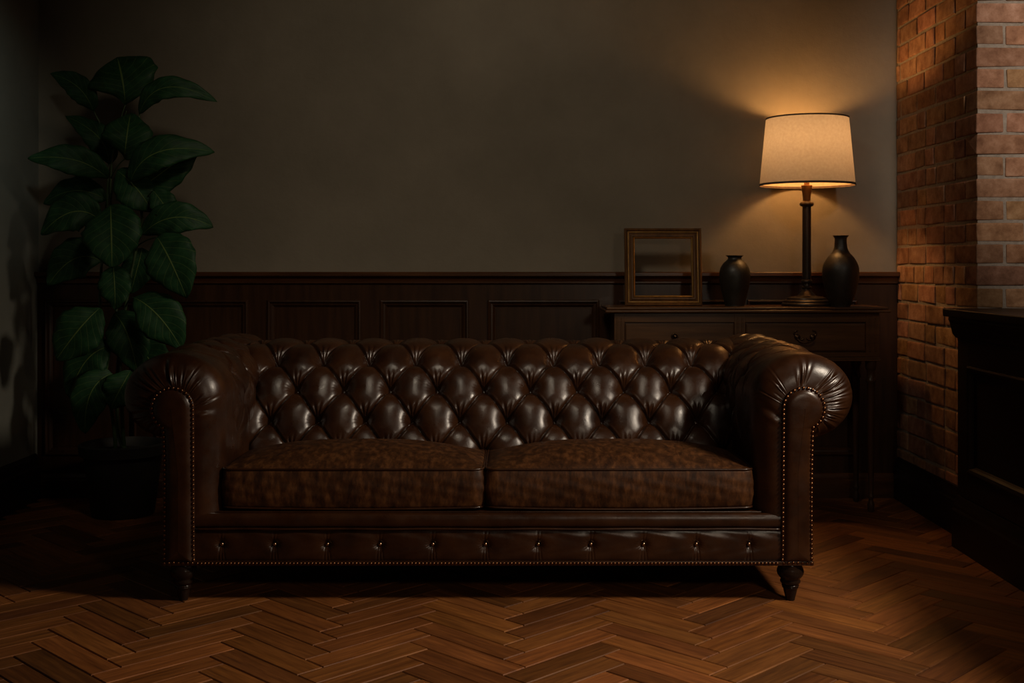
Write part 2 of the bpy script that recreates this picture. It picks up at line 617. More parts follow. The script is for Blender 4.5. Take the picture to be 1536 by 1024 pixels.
# ---- brick pier in the right-hand corner (its left face looks at the lamp, its front face at the room)
def make_pier():
    verts, faces, tones, mi = [], [], [], []
    rnd = random.Random(21)
    J = 0.010

    def brick(lo, hi, front, tone):
        """lo/hi box; front: 'x' face at lo.x outward -x, 'y' face at lo.y outward -y, 'c' corner: both"""
        nx_, ny_, nz_ = 4, 4, 4
        bm = bmesh.new()
        add_box(bm, lo, hi, 0.0060, 2)
        base = len(verts)
        jx, jz = rnd.uniform(-0.0015, 0.0015), rnd.uniform(-0.0015, 0.0015)
        sh = [rnd.uniform(-0.0032, 0.0028) for _ in range(8)]
        bm.verts.index_update()
        cx = [(lo[i] + hi[i]) / 2 for i in range(3)]
        for v in bm.verts:
            q = (v.co.x > cx[0]) + 2 * (v.co.y > cx[1]) + 4 * (v.co.z > cx[2])
            d = sh[q]
            verts.append((v.co.x + d, v.co.y + d, v.co.z + d * 0.7 + jz))
            tones.append(tone)
        for f in bm.faces:
            faces.append([base + v.index for v in f.verts])
            mi.append(0)
        bm.free()

    def tone():
        t = rnd.uniform(0.66, 1.15)
        return (t, t * rnd.uniform(0.88, 1.05), t * rnd.uniform(0.85, 1.1))

    pitch = 0.0801
    z0 = 0.869 - 10 * pitch
    row = 0
    z = z0
    while z < ZC - 0.01:
        header = (row % 2 == 0)
        zt = min(z + pitch - J, ZC - 0.002)
        zb = max(z, 0.02)
        if zt - zb > 0.02:
            wx = 0.100 if header else 0.176
            wy = 0.205 if header else 0.105
            off = rnd.uniform(-0.003, 0.003)
            brick((PIX, PIY, zb), (PIX + wx + off, PIY + wy, zt), 'c', tone())
            x = PIX + wx + off + J
            while x < XR - 0.02:
                L = (0.195 if rnd.random() < 0.7 else 0.1) + rnd.uniform(-0.004, 0.004)
                xe = min(x + L, XR - 0.001)
                brick((x, PIY + rnd.uniform(-0.001, 0.002), zb), (xe, PIY + 0.06, zt), 'y', tone())
                x = xe + J
            y = PIY + wy + J
            while y < YB - 0.02:
                L = (0.2 if rnd.random() < 0.65 else 0.1) + rnd.uniform(-0.006, 0.006)
                ye = min(y + L, YB - 0.001)
                if YB - ye < 0.04:
                    ye = YB - 0.001
                brick((PIX + rnd.uniform(-0.001, 0.002), y, zb), (PIX + 0.06, ye, zt), 'x', tone())
                y = ye + J
        z += pitch
        row += 1
    # mortar core
    bm = bmesh.new()
    add_box(bm, (PIX + 0.0055, PIY + 0.0055, 0), (XR - 0.0005, YB - 0.0005, ZC - 0.001))
    base = len(verts)
    bm.verts.index_update()
    for v in bm.verts:
        verts.append(tuple(v.co))
        tones.append((1, 1, 1))
    for f in bm.faces:
        faces.append([base + v.index for v in f.verts])
        mi.append(1)
    bm.free()
    me = bpy.data.meshes.new('wall_right_brick')
    me.from_pydata(verts, [], faces)
    at = me.attributes.new('tone', 'FLOAT_COLOR', 'POINT')
    at.data.foreach_set('color', np.array([(a, b_, c, 1) for a, b_, c in tones]).ravel())
    o = link('wall_right', me, [M_BRICK, M_MORTAR])
    me.polygons.foreach_set('material_index', mi)
    o['label'] = 'old red brick chimney breast with grey mortar filling the right-hand corner'
    return st(o)


make_pier()


# ---- wainscot on the back wall
def molding_frame(bm, x0, x1, z0, z1, y, prof):
    """picture-frame moulding round a rectangle on a wall facing -Y; prof: (inset, outward) points"""
    rings = []
    for ins, outw in prof:
        rings.append([bm.verts.new(p) for p in ((x0 + ins, y - outw, z0 + ins), (x1 - ins, y - outw, z0 + ins), (x1 - ins, y - outw, z1 - ins), (x0 + ins, y - outw, z1 - ins))])
    for a, b_ in zip(rings[:-1], rings[1:]):
        for k in range(4):
            bm.faces.new((a[k], a[(k + 1) % 4], b_[(k + 1) % 4], b_[k]))


def run_profile(bm, prof, x0, x1):
    """extrude (y, z) profile along x"""
    A = [bm.verts.new((x0, y, z)) for y, z in prof]
    B = [bm.verts.new((x1, y, z)) for y, z in prof]
    n = len(prof)
    for k in range(n):
        bm.faces.new((A[k], A[(k + 1) % n], B[(k + 1) % n], B[k]))
    bm.faces.new(list(reversed(A)))
    bm.faces.new(B)


YW = YB
bm = bmesh.new()
cap = [(YW, 0.993), (YW - 0.046, 0.993), (YW - 0.050, 0.989), (YW - 0.050, 0.976), (YW - 0.045, 0.972), (YW - 0.036, 0.970),
       (YW - 0.030, 0.962), (YW - 0.026, 0.950), (YW - 0.026, 0.944), (YW - 0.018, 0.938), (YW, 0.938)]
run_profile(bm, cap, XL + 0.001, PIX - 0.001)
st(from_bm('trim_1', bm, M_WAIN))
bm = bmesh.new()
pan = [(70, 205), (236, 372), (403, 541), (572, 702), (733, 897), (928, 1090), (1121, 1283)]
pz0, pz1 = 0.19, 0.866
yb = YW - 0.014
xs = [XL + 0.001] + [v for a, b_ in pan for v in (PX(a, YB), PX(b_, YB))] + [PIX - 0.001]
for k in range(0, len(xs), 2):
    add_box(bm, (xs[k], yb, 0.0), (xs[k + 1], YW, 0.945))
for a, b_ in pan:
    add_box(bm, (PX(a, YB) - 0.0001, yb + 0.0002, 0.0), (PX(b_, YB) + 0.0001, YW, pz0))
    add_box(bm, (PX(a, YB) - 0.0001, yb + 0.0002, pz1), (PX(b_, YB) + 0.0001, YW, 0.945))
    molding_frame(bm, PX(a, YB) - 0.004, PX(b_, YB) + 0.004, pz0 - 0.004, pz1 + 0.004, yb,
                  [(0, -0.001), (0, 0.006), (0.003, 0.009), (0.008, 0.010), (0.012, 0.007), (0.015, 0.001), (0.022, 0.0), (0.028, -0.005), (0.034, -0.0115)])
o = st(from_bm('trim_2', bm, M_WAINV))
bm = bmesh.new()
for a, b_ in pan:
    add_box(bm, (PX(a, YB), YW - 0.004, pz0), (PX(b_, YB), YW - 0.0005, pz1))
    add_box(bm, (PX(a, YB) + 0.034, YW - 0.0055, pz0 + 0.034), (PX(b_, YB) - 0.034, YW - 0.0035, pz1 - 0.034), 0.001, 1)
st(from_bm('trim_3', bm, M_WAINV))
bm = bmesh.new()
bb = [(YW, 0.0), (YW - 0.030, 0.0), (YW - 0.030, 0.075), (YW - 0.024, 0.082), (YW - 0.024, 0.090), (YW - 0.018, 0.104), (YW - 0.014, 0.108), (YW, 0.108)]
run_profile(bm, bb, XL + 0.001, PIX - 0.001)
st(from_bm('baseboard_back', bm, M_WAIN))


def run_profile_y(bm, prof, y0, y1):
    A = [bm.verts.new((x, y0, z)) for x, z in prof]
    B = [bm.verts.new((x, y1, z)) for x, z in prof]
    n = len(prof)
    for k in range(n):
        bm.faces.new((A[k], A[(k + 1) % n], B[(k + 1) % n], B[k]))
    bm.faces.new(list(reversed(A)))
    bm.faces.new(B)


bm = bmesh.new()
run_profile_y(bm, [(PIX + 0.01, 0), (PIX - 0.022, 0), (PIX - 0.022, 0.130), (PIX - 0.017, 0.138), (PIX - 0.017, 0.150), (PIX - 0.010, 0.166), (PIX - 0.006, 0.182), (PIX + 0.01, 0.186)], PIY + 0.0, YB - 0.031)
st(from_bm('baseboard_right', bm, M_COUNTER))
bm = bmesh.new()
run_profile_y(bm, [(XL, 0), (XL + 0.022, 0), (XL + 0.022, 0.14), (XL + 0.016, 0.15), (XL + 0.012, 0.18), (XL + 0.004, 0.196), (XL, 0.198)], YF + 0.001, YB - 0.031)
st(from_bm('baseboard_left', bm, M_COUNTER))

# ------------------------------------------------------------------ panelled counter on the right
ct = empty('panelled_counter', (1.95, 3.2, 0))
tag(ct, 'dark panelled wooden counter with overhanging top in front of the brick chimney breast', 'counter')
CX, CY0, CY1 = 1.625, 2.2, PIY - 0.006
box('countertop', (1.569, CY0 - 0.05, 0.838), (XR - 0.002, CY1, 0.867), M_COUNTER, ct, 0.006, 3)
bm = bmesh.new()
prof = [(XR - 0.004, 0.8375), (1.592, 0.8375), (1.590, 0.826), (1.596, 0.815), (1.600, 0.795), (1.606, 0.775), (1.616, 0.762), (1.6245, 0.757), (1.6245, 0.750), (XR - 0.004, 0.750)]
run_profile_y(bm, prof, CY0, CY1)
from_bm('cornice', bm, M_COUNTER, ct)
bm = bmesh.new()
add_box(bm, (CX + 0.012, CY0, 0.19), (XR - 0.004, CY1, 0.7498))
# stiles and rails on the room side
ys = [CY0, CY0 + 0.12, CY0 + 0.98, CY0 + 1.08, CY1 - 0.10, CY1]
for k in range(0, 6, 2):
    add_box(bm, (CX, ys[k], 0.19), (CX + 0.013, ys[k + 1], 0.7498), 0.001, 1)
for z0, z1 in ((0.19, 0.285), (0.665, 0.7495)):
    add_box(bm, (CX + 0.0004, CY0 + 0.001, z0), (CX + 0.013, CY1 - 0.001, z1), 0.001, 1)
from_bm('body', bm, M_COUNTER, ct)
for a, b_ in ((ys[1], ys[2]), (ys[3], ys[4])):
    bm = bmesh.new()
    rings = []
    for ins, outw in [(0, -0.002), (0, 0.006), (0.006, 0.009), (0.014, 0.005), (0.020, -0.004), (0.026, -0.010)]:
        X = CX - outw
        rings.append([bm.verts.new(p) for p in ((X, a + ins, 0.285 + ins), (X, a + ins, 0.665 - ins), (X, b_ - ins, 0.665 - ins), (X, b_ - ins, 0.285 + ins))])
    for p_, q_ in zip(rings[:-1], rings[1:]):
        for k in range(4):
            bm.faces.new((p_[k], p_[(k + 1) % 4], q_[(k + 1) % 4], q_[k]))
    from_bm('panel_moulding', bm, M_COUNTER, ct)
bm = bmesh.new()
run_profile_y(bm, [(XR - 0.004, 0), (1.603, 0), (1.603, 0.135), (1.608, 0.143), (1.608, 0.155), (1.616, 0.172), (1.622, 0.186), (XR - 0.004, 0.1899)], CY0, CY1)
from_bm('plinth', bm, M_COUNTER, ct)

# ------------------------------------------------------------------ sofa
SY = 3.54
sofa = empty('chesterfield_sofa', (-0.073, 4.0, 0))
tag(sofa, 'dark brown leather chesterfield sofa with rolled arms, button-tufted back and nailhead trim', 'sofa')
XC = -0.073          # mirror plane of the arms


def tuft(a, b_, sx, sz, A, B, r, pleat=0.0022):
    p = (a / (sx / 2) + b_ / sz) / 2
    q = (a / (sx / 2) - b_ / sz) / 2
    fp, fq = p - np.floor(p), q - np.floor(q)
    e1, e2 = 4 * fp * (1 - fp), 4 * fq * (1 - fq)
    puff = 1 - (1 - e1 ** 0.55) * 0.72 - (1 - e2 ** 0.55) * 0.72
    puff = 0.22 * puff + 0.78 * (e1 * e2) ** 0.30
    # folded creases between the buttons
    cw = 2 * (sx / 2) * sz / math.hypot(sx / 2, sz)
    for e_ in (fp, fq):
        dd = np.minimum(e_, 1 - e_) * cw
        puff = puff - 0.10 * np.exp(-(dd / 0.0030) ** 2)
        puff = puff + 0.07 * np.exp(-((e_ * cw - 0.0075) / 0.0035) ** 2)
    # nearest button
    best = np.full(a.shape, 1e9)
    bx_ = np.zeros(a.shape)
    bz_ = np.zeros(a.shape)
    for dp in (0, 1):
        for dq in (0, 1):
            P, Q = np.floor(p) + dp, np.floor(q) + dq
            X, Z = (P + Q) * sx / 2, (P - Q) * sz
            d = np.hypot(a - X, b_ - Z)
            m_ = d < best
            best = np.where(m_, d, best)
            bx_ = np.where(m_, a - X, bx_)
            bz_ = np.where(m_, b_ - Z, bz_)
    h = A * puff - B * np.exp(-(best / r) ** 2) - B * 0.45 * np.exp(-(best / (r * 2.2)) ** 2)
    th = np.arctan2(bx_, bz_)
    win = np.exp(-((best - 0.032) / 0.020) ** 2) * np.clip(1 - (np.abs(th) / 0.78) ** 4, 0, 1)
    h = h + pleat * (np.abs(np.cos(th * 8.5 + 0.5 * np.sin(a * 39))) - 0.5) * 1.6 * win
    win2 = np.exp(-((best - 0.020) / 0.012) ** 2)
    h = h + 0.0008 * np.cos(th * 19 + 1.3) * win2
    return h, best


def resample(P, n):
    P = np.array(P, float)
    d = np.concatenate([[0], np.cumsum(np.linalg.norm(np.diff(P, axis=0), axis=1))])
    s = np.linspace(0, d[-1], n)
    return np.stack([np.interp(s, d, P[:, k]) for k in range(P.shape[1])], 1), s


def smoothstep(x, a, b_):
    t = np.clip((x - a) / (b_ - a), 0, 1)
    return t * t * (3 - 2 * t)


buttons_src = {}


def button_at(pos, nrm, r, name, mat, parent, flat=0.5):
    key = (name, round(r, 5), mat.name)
    if key not in buttons_src:
        bm = bmesh.new()
        prof = [(r * 0.9, -0.6 * r * flat), (r, 0.0)] + [(r * math.cos(t), r * flat * math.sin(t)) for t in (0.35, 0.7, 1.05, 1.35)] + [(0.0, r * flat)]
        prof = prof[:-1] + [(r * 0.02, r * flat)]
        add_lathe(bm, prof, (0, 0, 0), 14)
        me = bpy.data.meshes.new(name)
        bm.to_mesh(me)
        bm.free()
        me.materials.append(mat)
        me.polygons.foreach_set('use_smooth', [True] * len(me.polygons))
        buttons_src[key] = me
    o = bpy.data.objects.new(name, buttons_src[key])
    C.objects.link(o)
    o.parent = parent
    o.location = Vector(pos) - parent.location
    o.rotation_euler = Vector(nrm).to_track_quat('Z', 'Y').to_euler()
    return o


# --- back
def make_back():
    prof = smooth_prof([(3.90, 0.30), (3.925, 0.40), (3.965, 0.497), (4.015, 0.591), (4.075, 0.676), (4.155, 0.730), (4.265, 0.750), (4.375, 0.722),
                        (4.435, 0.645), (4.425, 0.555), (4.365, 0.495), (4.345, 0.44), (4.345, 0.28), (4.345, 0.118)], 14)
    nu, nv = 460, 760
    P, s = resample(prof, nu)
    T = np.gradient(P, axis=0)
    T /= np.linalg.norm(T, axis=1)[:, None]
    N = np.stack([-T[:, 1], T[:, 0]], 1)     # outward: up the front face the normal is -y
    i0 = np.argmin(np.abs(P[:40 * 3, 1] - 0.591))
    i0 = int(np.argmin(np.hypot(P[:, 0] - 4.022, P[:, 1] - 0.605)))
    b0 = s[i0]
    X = np.linspace(-0.94, 0.79, nv)
    x0 = -0.0975
    Av = (X - x0)[None] + np.zeros(nu)[:, None]
    sx, sz = 0.162, 0.116
    sb_ = s - b0
    sb_ = np.where(sb_ > sz, sz + (sb_ - sz) * 0.72, sb_)
    Bv = sb_[:, None] + np.zeros(nv)[None]
    h, best = tuft(Av, Bv, sx, sz, 0.026, 0.022, 0.022, 0.0036)
    fade = smoothstep(s, 0.0, 0.06) * (1 - smoothstep(s, b0 + 0.36, b0 + 0.44))
    fade = fade * (1 - 0.35 * smoothstep(s, b0 + 0.16, b0 + 0.25))
    h = h * fade[:, None] - 0.012 * fade[:, None]
    h += 0.0012 * np.sin(Av * 31 + 2 * np.sin(Bv * 17)) * np.sin(Bv * 23 + 1.5 * np.sin(Av * 13)) * fade[:, None]
    V = np.empty((nu, nv, 3))
    V[:, :, 0] = X[None]
    V[:, :, 1] = P[:, 0][:, None] + N[:, 0][:, None] * h
    V[:, :, 2] = P[:, 1][:, None] + N[:, 1][:, None] * h
    grid_mesh('backrest', V, M_LEATHER, sofa)
    for j, cnt, off in ((1, 10, 0.5), (0, 11, 0.0), (-1, 10, 0.5), (2, 11, 0.0)):
        for k in range(-6, 7):
            xx = x0 + (k + off) * sx
            if xx < -0.91 or xx > 0.76:
                continue
            sb = b0 + (j * sz if j < 2 else sz + sz / 0.72)
            i = int(np.argmin(np.abs(s - sb)))
            q = int(np.argmin(np.abs(X - xx)))
            n3 = Vector((0, N[i, 0], N[i, 1]))
            pos = Vector(V[i, q]) + n3 * 0.001
            button_at(pos, n3, 0.0085, 'tufting_button', M_LEATHER, sofa, 0.55)


make_back()


# --- arms
def arc(cx, cz, rx, rz, a0, a1, n):
    return [(cx + rx * math.cos(math.radians(a0 + (a1 - a0) * k / (n - 1))), cz + rz * math.sin(math.radians(a0 + (a1 - a0) * k / (n - 1)))) for k in range(n)]


def arm_outline(nst, narc, nin):
    """outer bottom -> notch -> round the roll -> inner side down.  Left arm."""
    cx, cz, rx, rz = -1.043, 0.621, 0.158, 0.133
    a0 = 264
    nz = cz + rz * math.sin(math.radians(a0))
    nx = cx + rx * math.cos(math.radians(a0))
    A = [(nx, 0.118 + (nz - 0.118) * k / nst) for k in range(nst)]
    B = arc(cx, cz, rx, rz, a0, 0, narc)
    Cn = [(cx + rx - 0.004 * (k + 1) / nin, cz + (0.262 - cz) * (k + 1) / nin) for k in range(nin)]
    return np.array(A + B + Cn)


def panel_outline(nst, narc, nin):
    cx, cz, r = -1.032, 0.590, 0.0665
    a0 = 242
    nz = cz + r * math.sin(math.radians(a0))
    nx = cx + r * math.cos(math.radians(a0))
    A = [(-1.059 + (nx + 1.059) * (k / nst) ** 6, 0.118 + (nz - 0.118) * k / nst) for k in range(nst)]
    B = arc(cx, cz, r, r, a0, 0, narc)
    Cn = [(cx + r + (-0.9635 - cx - r) * (k + 1) / nin, cz + (0.262 - cz) * (k + 1) / nin) for k in range(nin)]
    return np.array(A + B + Cn)


NST, NARC, NIN = 30, 300, 80
PO = panel_outline(NST, NARC, NIN)
AO = arm_outline(NST, NARC, NIN)


def make_arm(side, seed):
    rng = np.random.default_rng(seed)
    n = len(AO)
    seg = np.linalg.norm(np.diff(AO, axis=0), axis=1)
    u = np.concatenate([[0], np.cumsum(seg)])
    T = np.gradient(AO, axis=0)
    T /= np.linalg.norm(T, axis=1)[:, None]
    N = np.stack([-T[:, 1], T[:, 0]], 1)      # outward for this traversal
    # check direction: at the top of the roll the normal must point up
    it = int(np.argmax(AO[:, 1]))
    if N[it, 1] < 0:
        N = -N
    phi = np.linspace(0, PI / 2, 34)
    Yb = np.linspace(SY + 0.085, 4.44, 210)[1:]
    cols = []
    # creases radiating from the panel edge
    ang = []
    arc0, arc1 = NST, NST + NARC
    ks = sorted(rng.uniform(arc0 + 6, arc1 + 10, 36))
    crease = [(k, rng.uniform(0.8, 2.3), rng.uniform(0.0010, 0.0040), rng.uniform(0.3, 1.5) ** 1.3, rng.uniform(-5, 5)) for k in ks]
    iu = np.arange(n)
    for ph in phi:
        f = math.sin(ph)
        Y = SY + 0.085 - 0.080 * math.cos(ph)
        O = PO + (AO - PO) * f
        d = np.zeros(n)
        t = ph / (PI / 2)
        for k, wd, am, ln, sl in crease:
            kk = k + sl * t * 2
            wv = wd * (1 + 1.2 * t)
            e = math.exp(-((max(0, t - 0.10)) / (0.38 * ln)) ** 2) * min(1, t * 7)
            d += e * am * (-np.exp(-((iu - kk) / wv) ** 2) + 0.75 * np.exp(-((iu - kk - 2.0 * wv) / wv) ** 2))
        nn = N * math.sin(ph)
        V = np.empty((n, 3))
        V[:, 0] = O[:, 0] + nn[:, 0] * d
        V[:, 2] = O[:, 1] + nn[:, 1] * d
        V[:, 1] = Y - math.cos(ph) * d
        cols.append(V)
    # tufted body
    it2 = u[it]
    a = (u - it2)                              # 0 at the crown, + towards the inside
    AA = np.repeat(a[:, None], len(Yb), 1)
    YY = np.repeat(Yb[None], n, 0)
    sx, sz = 0.170, 0.105                      # sx along Y, sz round the roll
    h, best = tuft(YY - 4.03, AA - 0.06, sx, sz, 0.017, 0.010, 0.016, 0.0015)
    fy = smoothstep(YY, 3.70, 3.84)
    fa = smoothstep(AA, -0.13, -0.03) * (1 - smoothstep(AA, 0.33, 0.40))
    h = (h - 0.004) * fy * fa
    h += 0.0018 * np.sin(YY * 44 + AA * 20 + 2.2 * np.sin(AA * 26 + seed)) * np.sin(AA * 38 + 1.8 * np.sin(YY * 30)) * (0.25 + fy) * fa
    # loose cords of leather on the crown and the inner side
    for _ in range(16):
        am = rng.uniform(-0.02, 0.24)
        hl = rng.uniform(0.035, 0.095)
        yc = rng.uniform(3.68, 4.15)
        cv, sl = rng.uniform(-9, 9), rng.uniform(-0.8, 0.8)
        x_ = (YY - (yc + cv * (AA - am) ** 2 + sl * (AA - am)))
        wv = rng.uniform(0.004, 0.009)
        amp = rng.uniform(0.0016, 0.0036) * np.clip(1 - ((AA - am) / hl) ** 2, 0, 1)
        h = h + amp * (-np.exp(-(x_ / (wv * 0.55)) ** 2) + 0.9 * np.exp(-((x_ - wv) / wv) ** 2))
    for j, Y in enumerate(Yb):
        V = np.empty((n, 3))
        V[:, 0] = AO[:, 0] + N[:, 0] * h[:, j]
        V[:, 2] = AO[:, 1] + N[:, 1] * h[:, j]
        V[:, 1] = Y
        cols.append(V)
    G = np.stack(cols, 1)
    mir = (lambda x: x) if side < 0 else (lambda x: 2 * XC - x)
    G[:, :, 0] = mir(G[:, :, 0])
    o = grid_mesh('arm', G, M_LEATHER, sofa)
    # buttons on the inner side of the roll
    for jj in (0, 1, 2):
        for k in range(-2, 4):
            yy = 4.03 + (k + (0.5 if jj % 2 else 0.0)) * sx
            if yy < 3.82 or yy > 4.16:
                continue
            aa = 0.06 + jj * sz
            i = int(np.argmin(np.abs(a - aa)))
            q = len(phi) + int(np.argmin(np.abs(Yb - yy)))
            n3 = Vector(((N[i, 0] if side < 0 else -N[i, 0]), 0, N[i, 1]))
            button_at(Vector(G[i, q]) + n3 * 0.001, n3, 0.0085, 'tufting_button', M_LEATHER, sofa, 0.55)
    # panel: padded slab following the outline down to the bottom rail
    po = [tuple(p) for p in PO] + [(-0.9625, 0.118)]
    pts = np.array(po)
    pts, _ = resample(np.vstack([pts, pts[:1]]), 260)
    pts = pts[:-1]
    c_in = []
    rings = [(0.0, 0.012), (0.0, -0.002), (0.0012, -0.0045), (0.0075, -0.0050), (0.0090, -0.0050), (0.0115, -0.0075), (0.016, -0.0115), (0.024, -0.0145), (0.034, -0.0155)]
    Tp = np.roll(pts, -1, 0) - np.roll(pts, 1, 0)
    Tp /= np.linalg.norm(Tp, axis=1)[:, None] + 1e-9
    Np = np.stack([Tp[:, 1], -Tp[:, 0]], 1)
    cen = np.array([-1.02, 0.45])
    # inward normal
    j = int(np.argmax(pts[:, 1]))
    if Np[j, 1] > 0:
        Np = -Np
    # medial limiting: smooth inset direction towards the spine of the panel
    spine_x = np.where(pts[:, 1] > 0.56, -1.032, -1.011)
    spine_x = np.interp(pts[:, 1], [0.40, 0.58], [-1.011, -1.032])
    spine_z = np.clip(pts[:, 1], 0.160, 0.590)
    vec = np.stack([spine_x - pts[:, 0], spine_z - pts[:, 1]], 1)
    dl = np.linalg.norm(vec, axis=1)
    RR = []
    for ins, dy in rings:
        k = np.minimum(ins / dl, 1.0)[:, None]
        Q = pts + vec * k
        V = np.empty((len(pts), 3))
        V[:, 0] = mir(Q[:, 0])
        V[:, 2] = Q[:, 1]
        V[:, 1] = SY + 0.004 + dy
        RR.append(V)
    Q = pts + vec * 0.995
    V = np.empty((len(pts), 3))
    V[:, 0] = mir(Q[:, 0])
    V[:, 2] = Q[:, 1]
    V[:, 1] = SY + 0.004 - 0.0165
    RR.append(V)
    G2 = np.stack(RR, 1)
    grid_mesh('arm_front_panel', G2, M_LEATHER, sofa, close_u=True)
    # outer side wall + rear of arm (plain leather)
    bm = bmesh.new()
    xo, xi = -1.0585, -0.90
    xa, xb = sorted((mir(xo), mir(xi)))
    add_box(bm, (xa, SY + 0.09, 0.116), (xb, 4.40, 0.50), 0.003, 2)
    xa2, xb2 = sorted((mir(-1.0585), mir(-0.966)))
    add_box(bm, (xa2, SY + 0.012, 0.116), (xb2, SY + 0.12, 0.30), 0.003, 2)
    from_bm('arm_base', bm, M_LEATHER, sofa)
    # roll end at the rear
    bm = bmesh.new()
    vs = [bm.verts.new((mir(x), 4.44, z)) for x, z in AO]
    bm.faces.new(vs)
    bmesh.ops.recalc_face_normals(bm, faces=bm.faces[:])
    from_bm('arm_rear_panel', bm, M_LEATHER, sofa)
    # nail line: inset from the outline, skipping the bottom edge
    line = pts + vec * (np.minimum(0.0045 / dl, 1))[:, None]
    line = np.vstack([line, line[:1]])
    # total outline length at nail pitch
    L = np.linalg.norm(np.diff(line, axis=0), axis=1).sum()
    nn = int(round(L / 0.0142))
    q, _ = resample(line, nn + 1)
    q = q[:-1]
    return [(mir(x), SY + 0.004 - 0.0055, z) for x, z in q]


nails = make_arm(-1, 3) + make_arm(1, 8)

# --- front border (tufted) with rail and welts
BX0, BX1 = -0.9625, 2 * XC + 0.9625
BTN = [-0.883 + 0.1604 * k for k in range(11)]


def make_border():
    nu, nv = 700, 60
    X = np.linspace(BX0, BX1, nu)
    zt, zb = 0.2215, 0.117
    Z = np.linspace(zb, zt, nv)
    XX, ZZ = np.meshgrid(X, Z, indexing='ij')
    t = (ZZ - zb) / (zt - zb)
    d = 0.011 * np.clip(1 - np.abs(2 * t - 1) ** 3.0, 0, 1) ** 0.7
    for k, bx_ in enumerate(BTN):
        dx, dz = XX - bx_, ZZ - 0.176
        r = np.hypot(dx, dz)
        d -= 0.0095 * np.exp(-(r / 0.013) ** 2) + 0.004 * np.exp(-(r / 0.03) ** 2)
        sgn = -dz
        low = np.clip(sgn / 0.01, 0, 1) * np.clip((0.056 - sgn) / 0.02, 0, 1)
        for q, (o_, am) in enumerate(((-0.0045, 0.0022), (0.0005, 0.0030), (0.0052, 0.0022))):
            fan = o_ * (1 + sgn * 22)
            d -= low * am * np.exp(-((dx - fan) / 0.0016) ** 2)
        up = np.clip(dz / 0.01, 0, 1) * np.clip((0.044 - dz) / 0.02, 0, 1)
        d -= up * 0.0016 * np.exp(-((dx + 0.002) / 0.0018) ** 2)
        d -= up * 0.0010 * np.exp(-((dx - 0.004 - dz * 0.15) / 0.0018) ** 2)
        th = np.arctan2(dz, dx)
        d += 0.0006 * np.cos(th * 17) * np.exp(-((r - 0.014) / 0.008) ** 2)
    d += 0.0008 * np.sin(XX * 47 + 3 * np.sin(ZZ * 60)) * np.sin(ZZ * 70)
    V = np.stack([XX, SY + 0.014 - d, ZZ], -1)
    grid_mesh('front_border', V, M_LEATHER, sofa)
    for bx_ in BTN:
        button_at((bx_, SY + 0.0115, 0.176), (0, -1, 0.15), 0.0062, 'border_button', M_BUTTON, sofa, 0.8)
    # rail
    nu2 = 200
    X = np.linspace(BX0, BX1, nu2)
    a = np.linspace(-PI / 2, PI / 2, 24)
    V = np.empty((nu2, 24, 3))
    V[:, :, 0] = X[:, None]
    V[:, :, 1] = SY + 0.022 - 0.020 * np.cos(a)[None] ** 0.6
    V[:, :, 2] = 0.2465 + 0.0225 * np.sin(a)[None]
    V[:, :, 1] += 0.0006 * np.sin(X * 40)[:, None]
    grid_mesh('front_rail', V, M_LEATHER, sofa)
    bm = bmesh.new()
    add_tube(bm, [(x, SY + 0.004 + 0.0005 * math.sin(x * 37), 0.2235 + 0.0006 * math.sin(x * 21)) for x in np.linspace(BX0, BX1, 120)], 0.0036, 8)
    from_bm('welt', bm, M_LEATHER, sofa, True)
    box('seat_base', (BX0 + 0.001, SY + 0.03, 0.115), (BX1 - 0.001, 4.34, 0.272), M_LEATHER, sofa, 0.002)
    # bottom binding strip behind the nails
    bm = bmesh.new()
    add_box(bm, (-1.061, SY - 0.0025, 0.1135), (2 * XC + 1.061, SY + 0.02, 0.1265), 0.0015, 2)
    from_bm('bottom_binding', bm, M_LEATHER, sofa)


make_border()

for k in range(int(round((BX1 - BX0 - 0.016) / 0.0112)) + 1):
    nails.append((BX0 + 0.008 + k * 0.0112, SY - 0.003, 0.1205))
# biggest hundred (round the scrolls) are parts of their own, the rest one part
scroll = [p for p in nails if p[2] > 0.30]
scroll.sort(key=lambda p: -p[2])
own = set(scroll[:100])
for p_ in nails:
    if p_ in own:
        button_at(p_, (0, -1, 0), 0.0056, 'nailhead', M_NAIL, sofa, 0.75)
bm = bmesh.new()
r = 0.0048
for p_ in nails:
    if p_ in own:
        continue
    rings = []
    for tt in (0.0, 0.4, 0.8, 1.2):
        rings.append([bm.verts.new((p_[0] + r * math.cos(tt) * math.cos(2 * PI * k / 10), p_[1] - r * 0.75 * math.sin(tt), p_[2] + r * math.cos(tt) * math.sin(2 * PI * k / 10))) for k in range(10)])
    for A, B in zip(rings[:-1], rings[1:]):
        for k in range(10):
            bm.faces.new((A[k], A[(k + 1) % 10], B[(k + 1) % 10], B[k]))
    bm.faces.new(rings[-1])
o = from_bm('nailhead_trim', bm, M_NAIL, sofa, True)
o['kind'] = 'stuff'


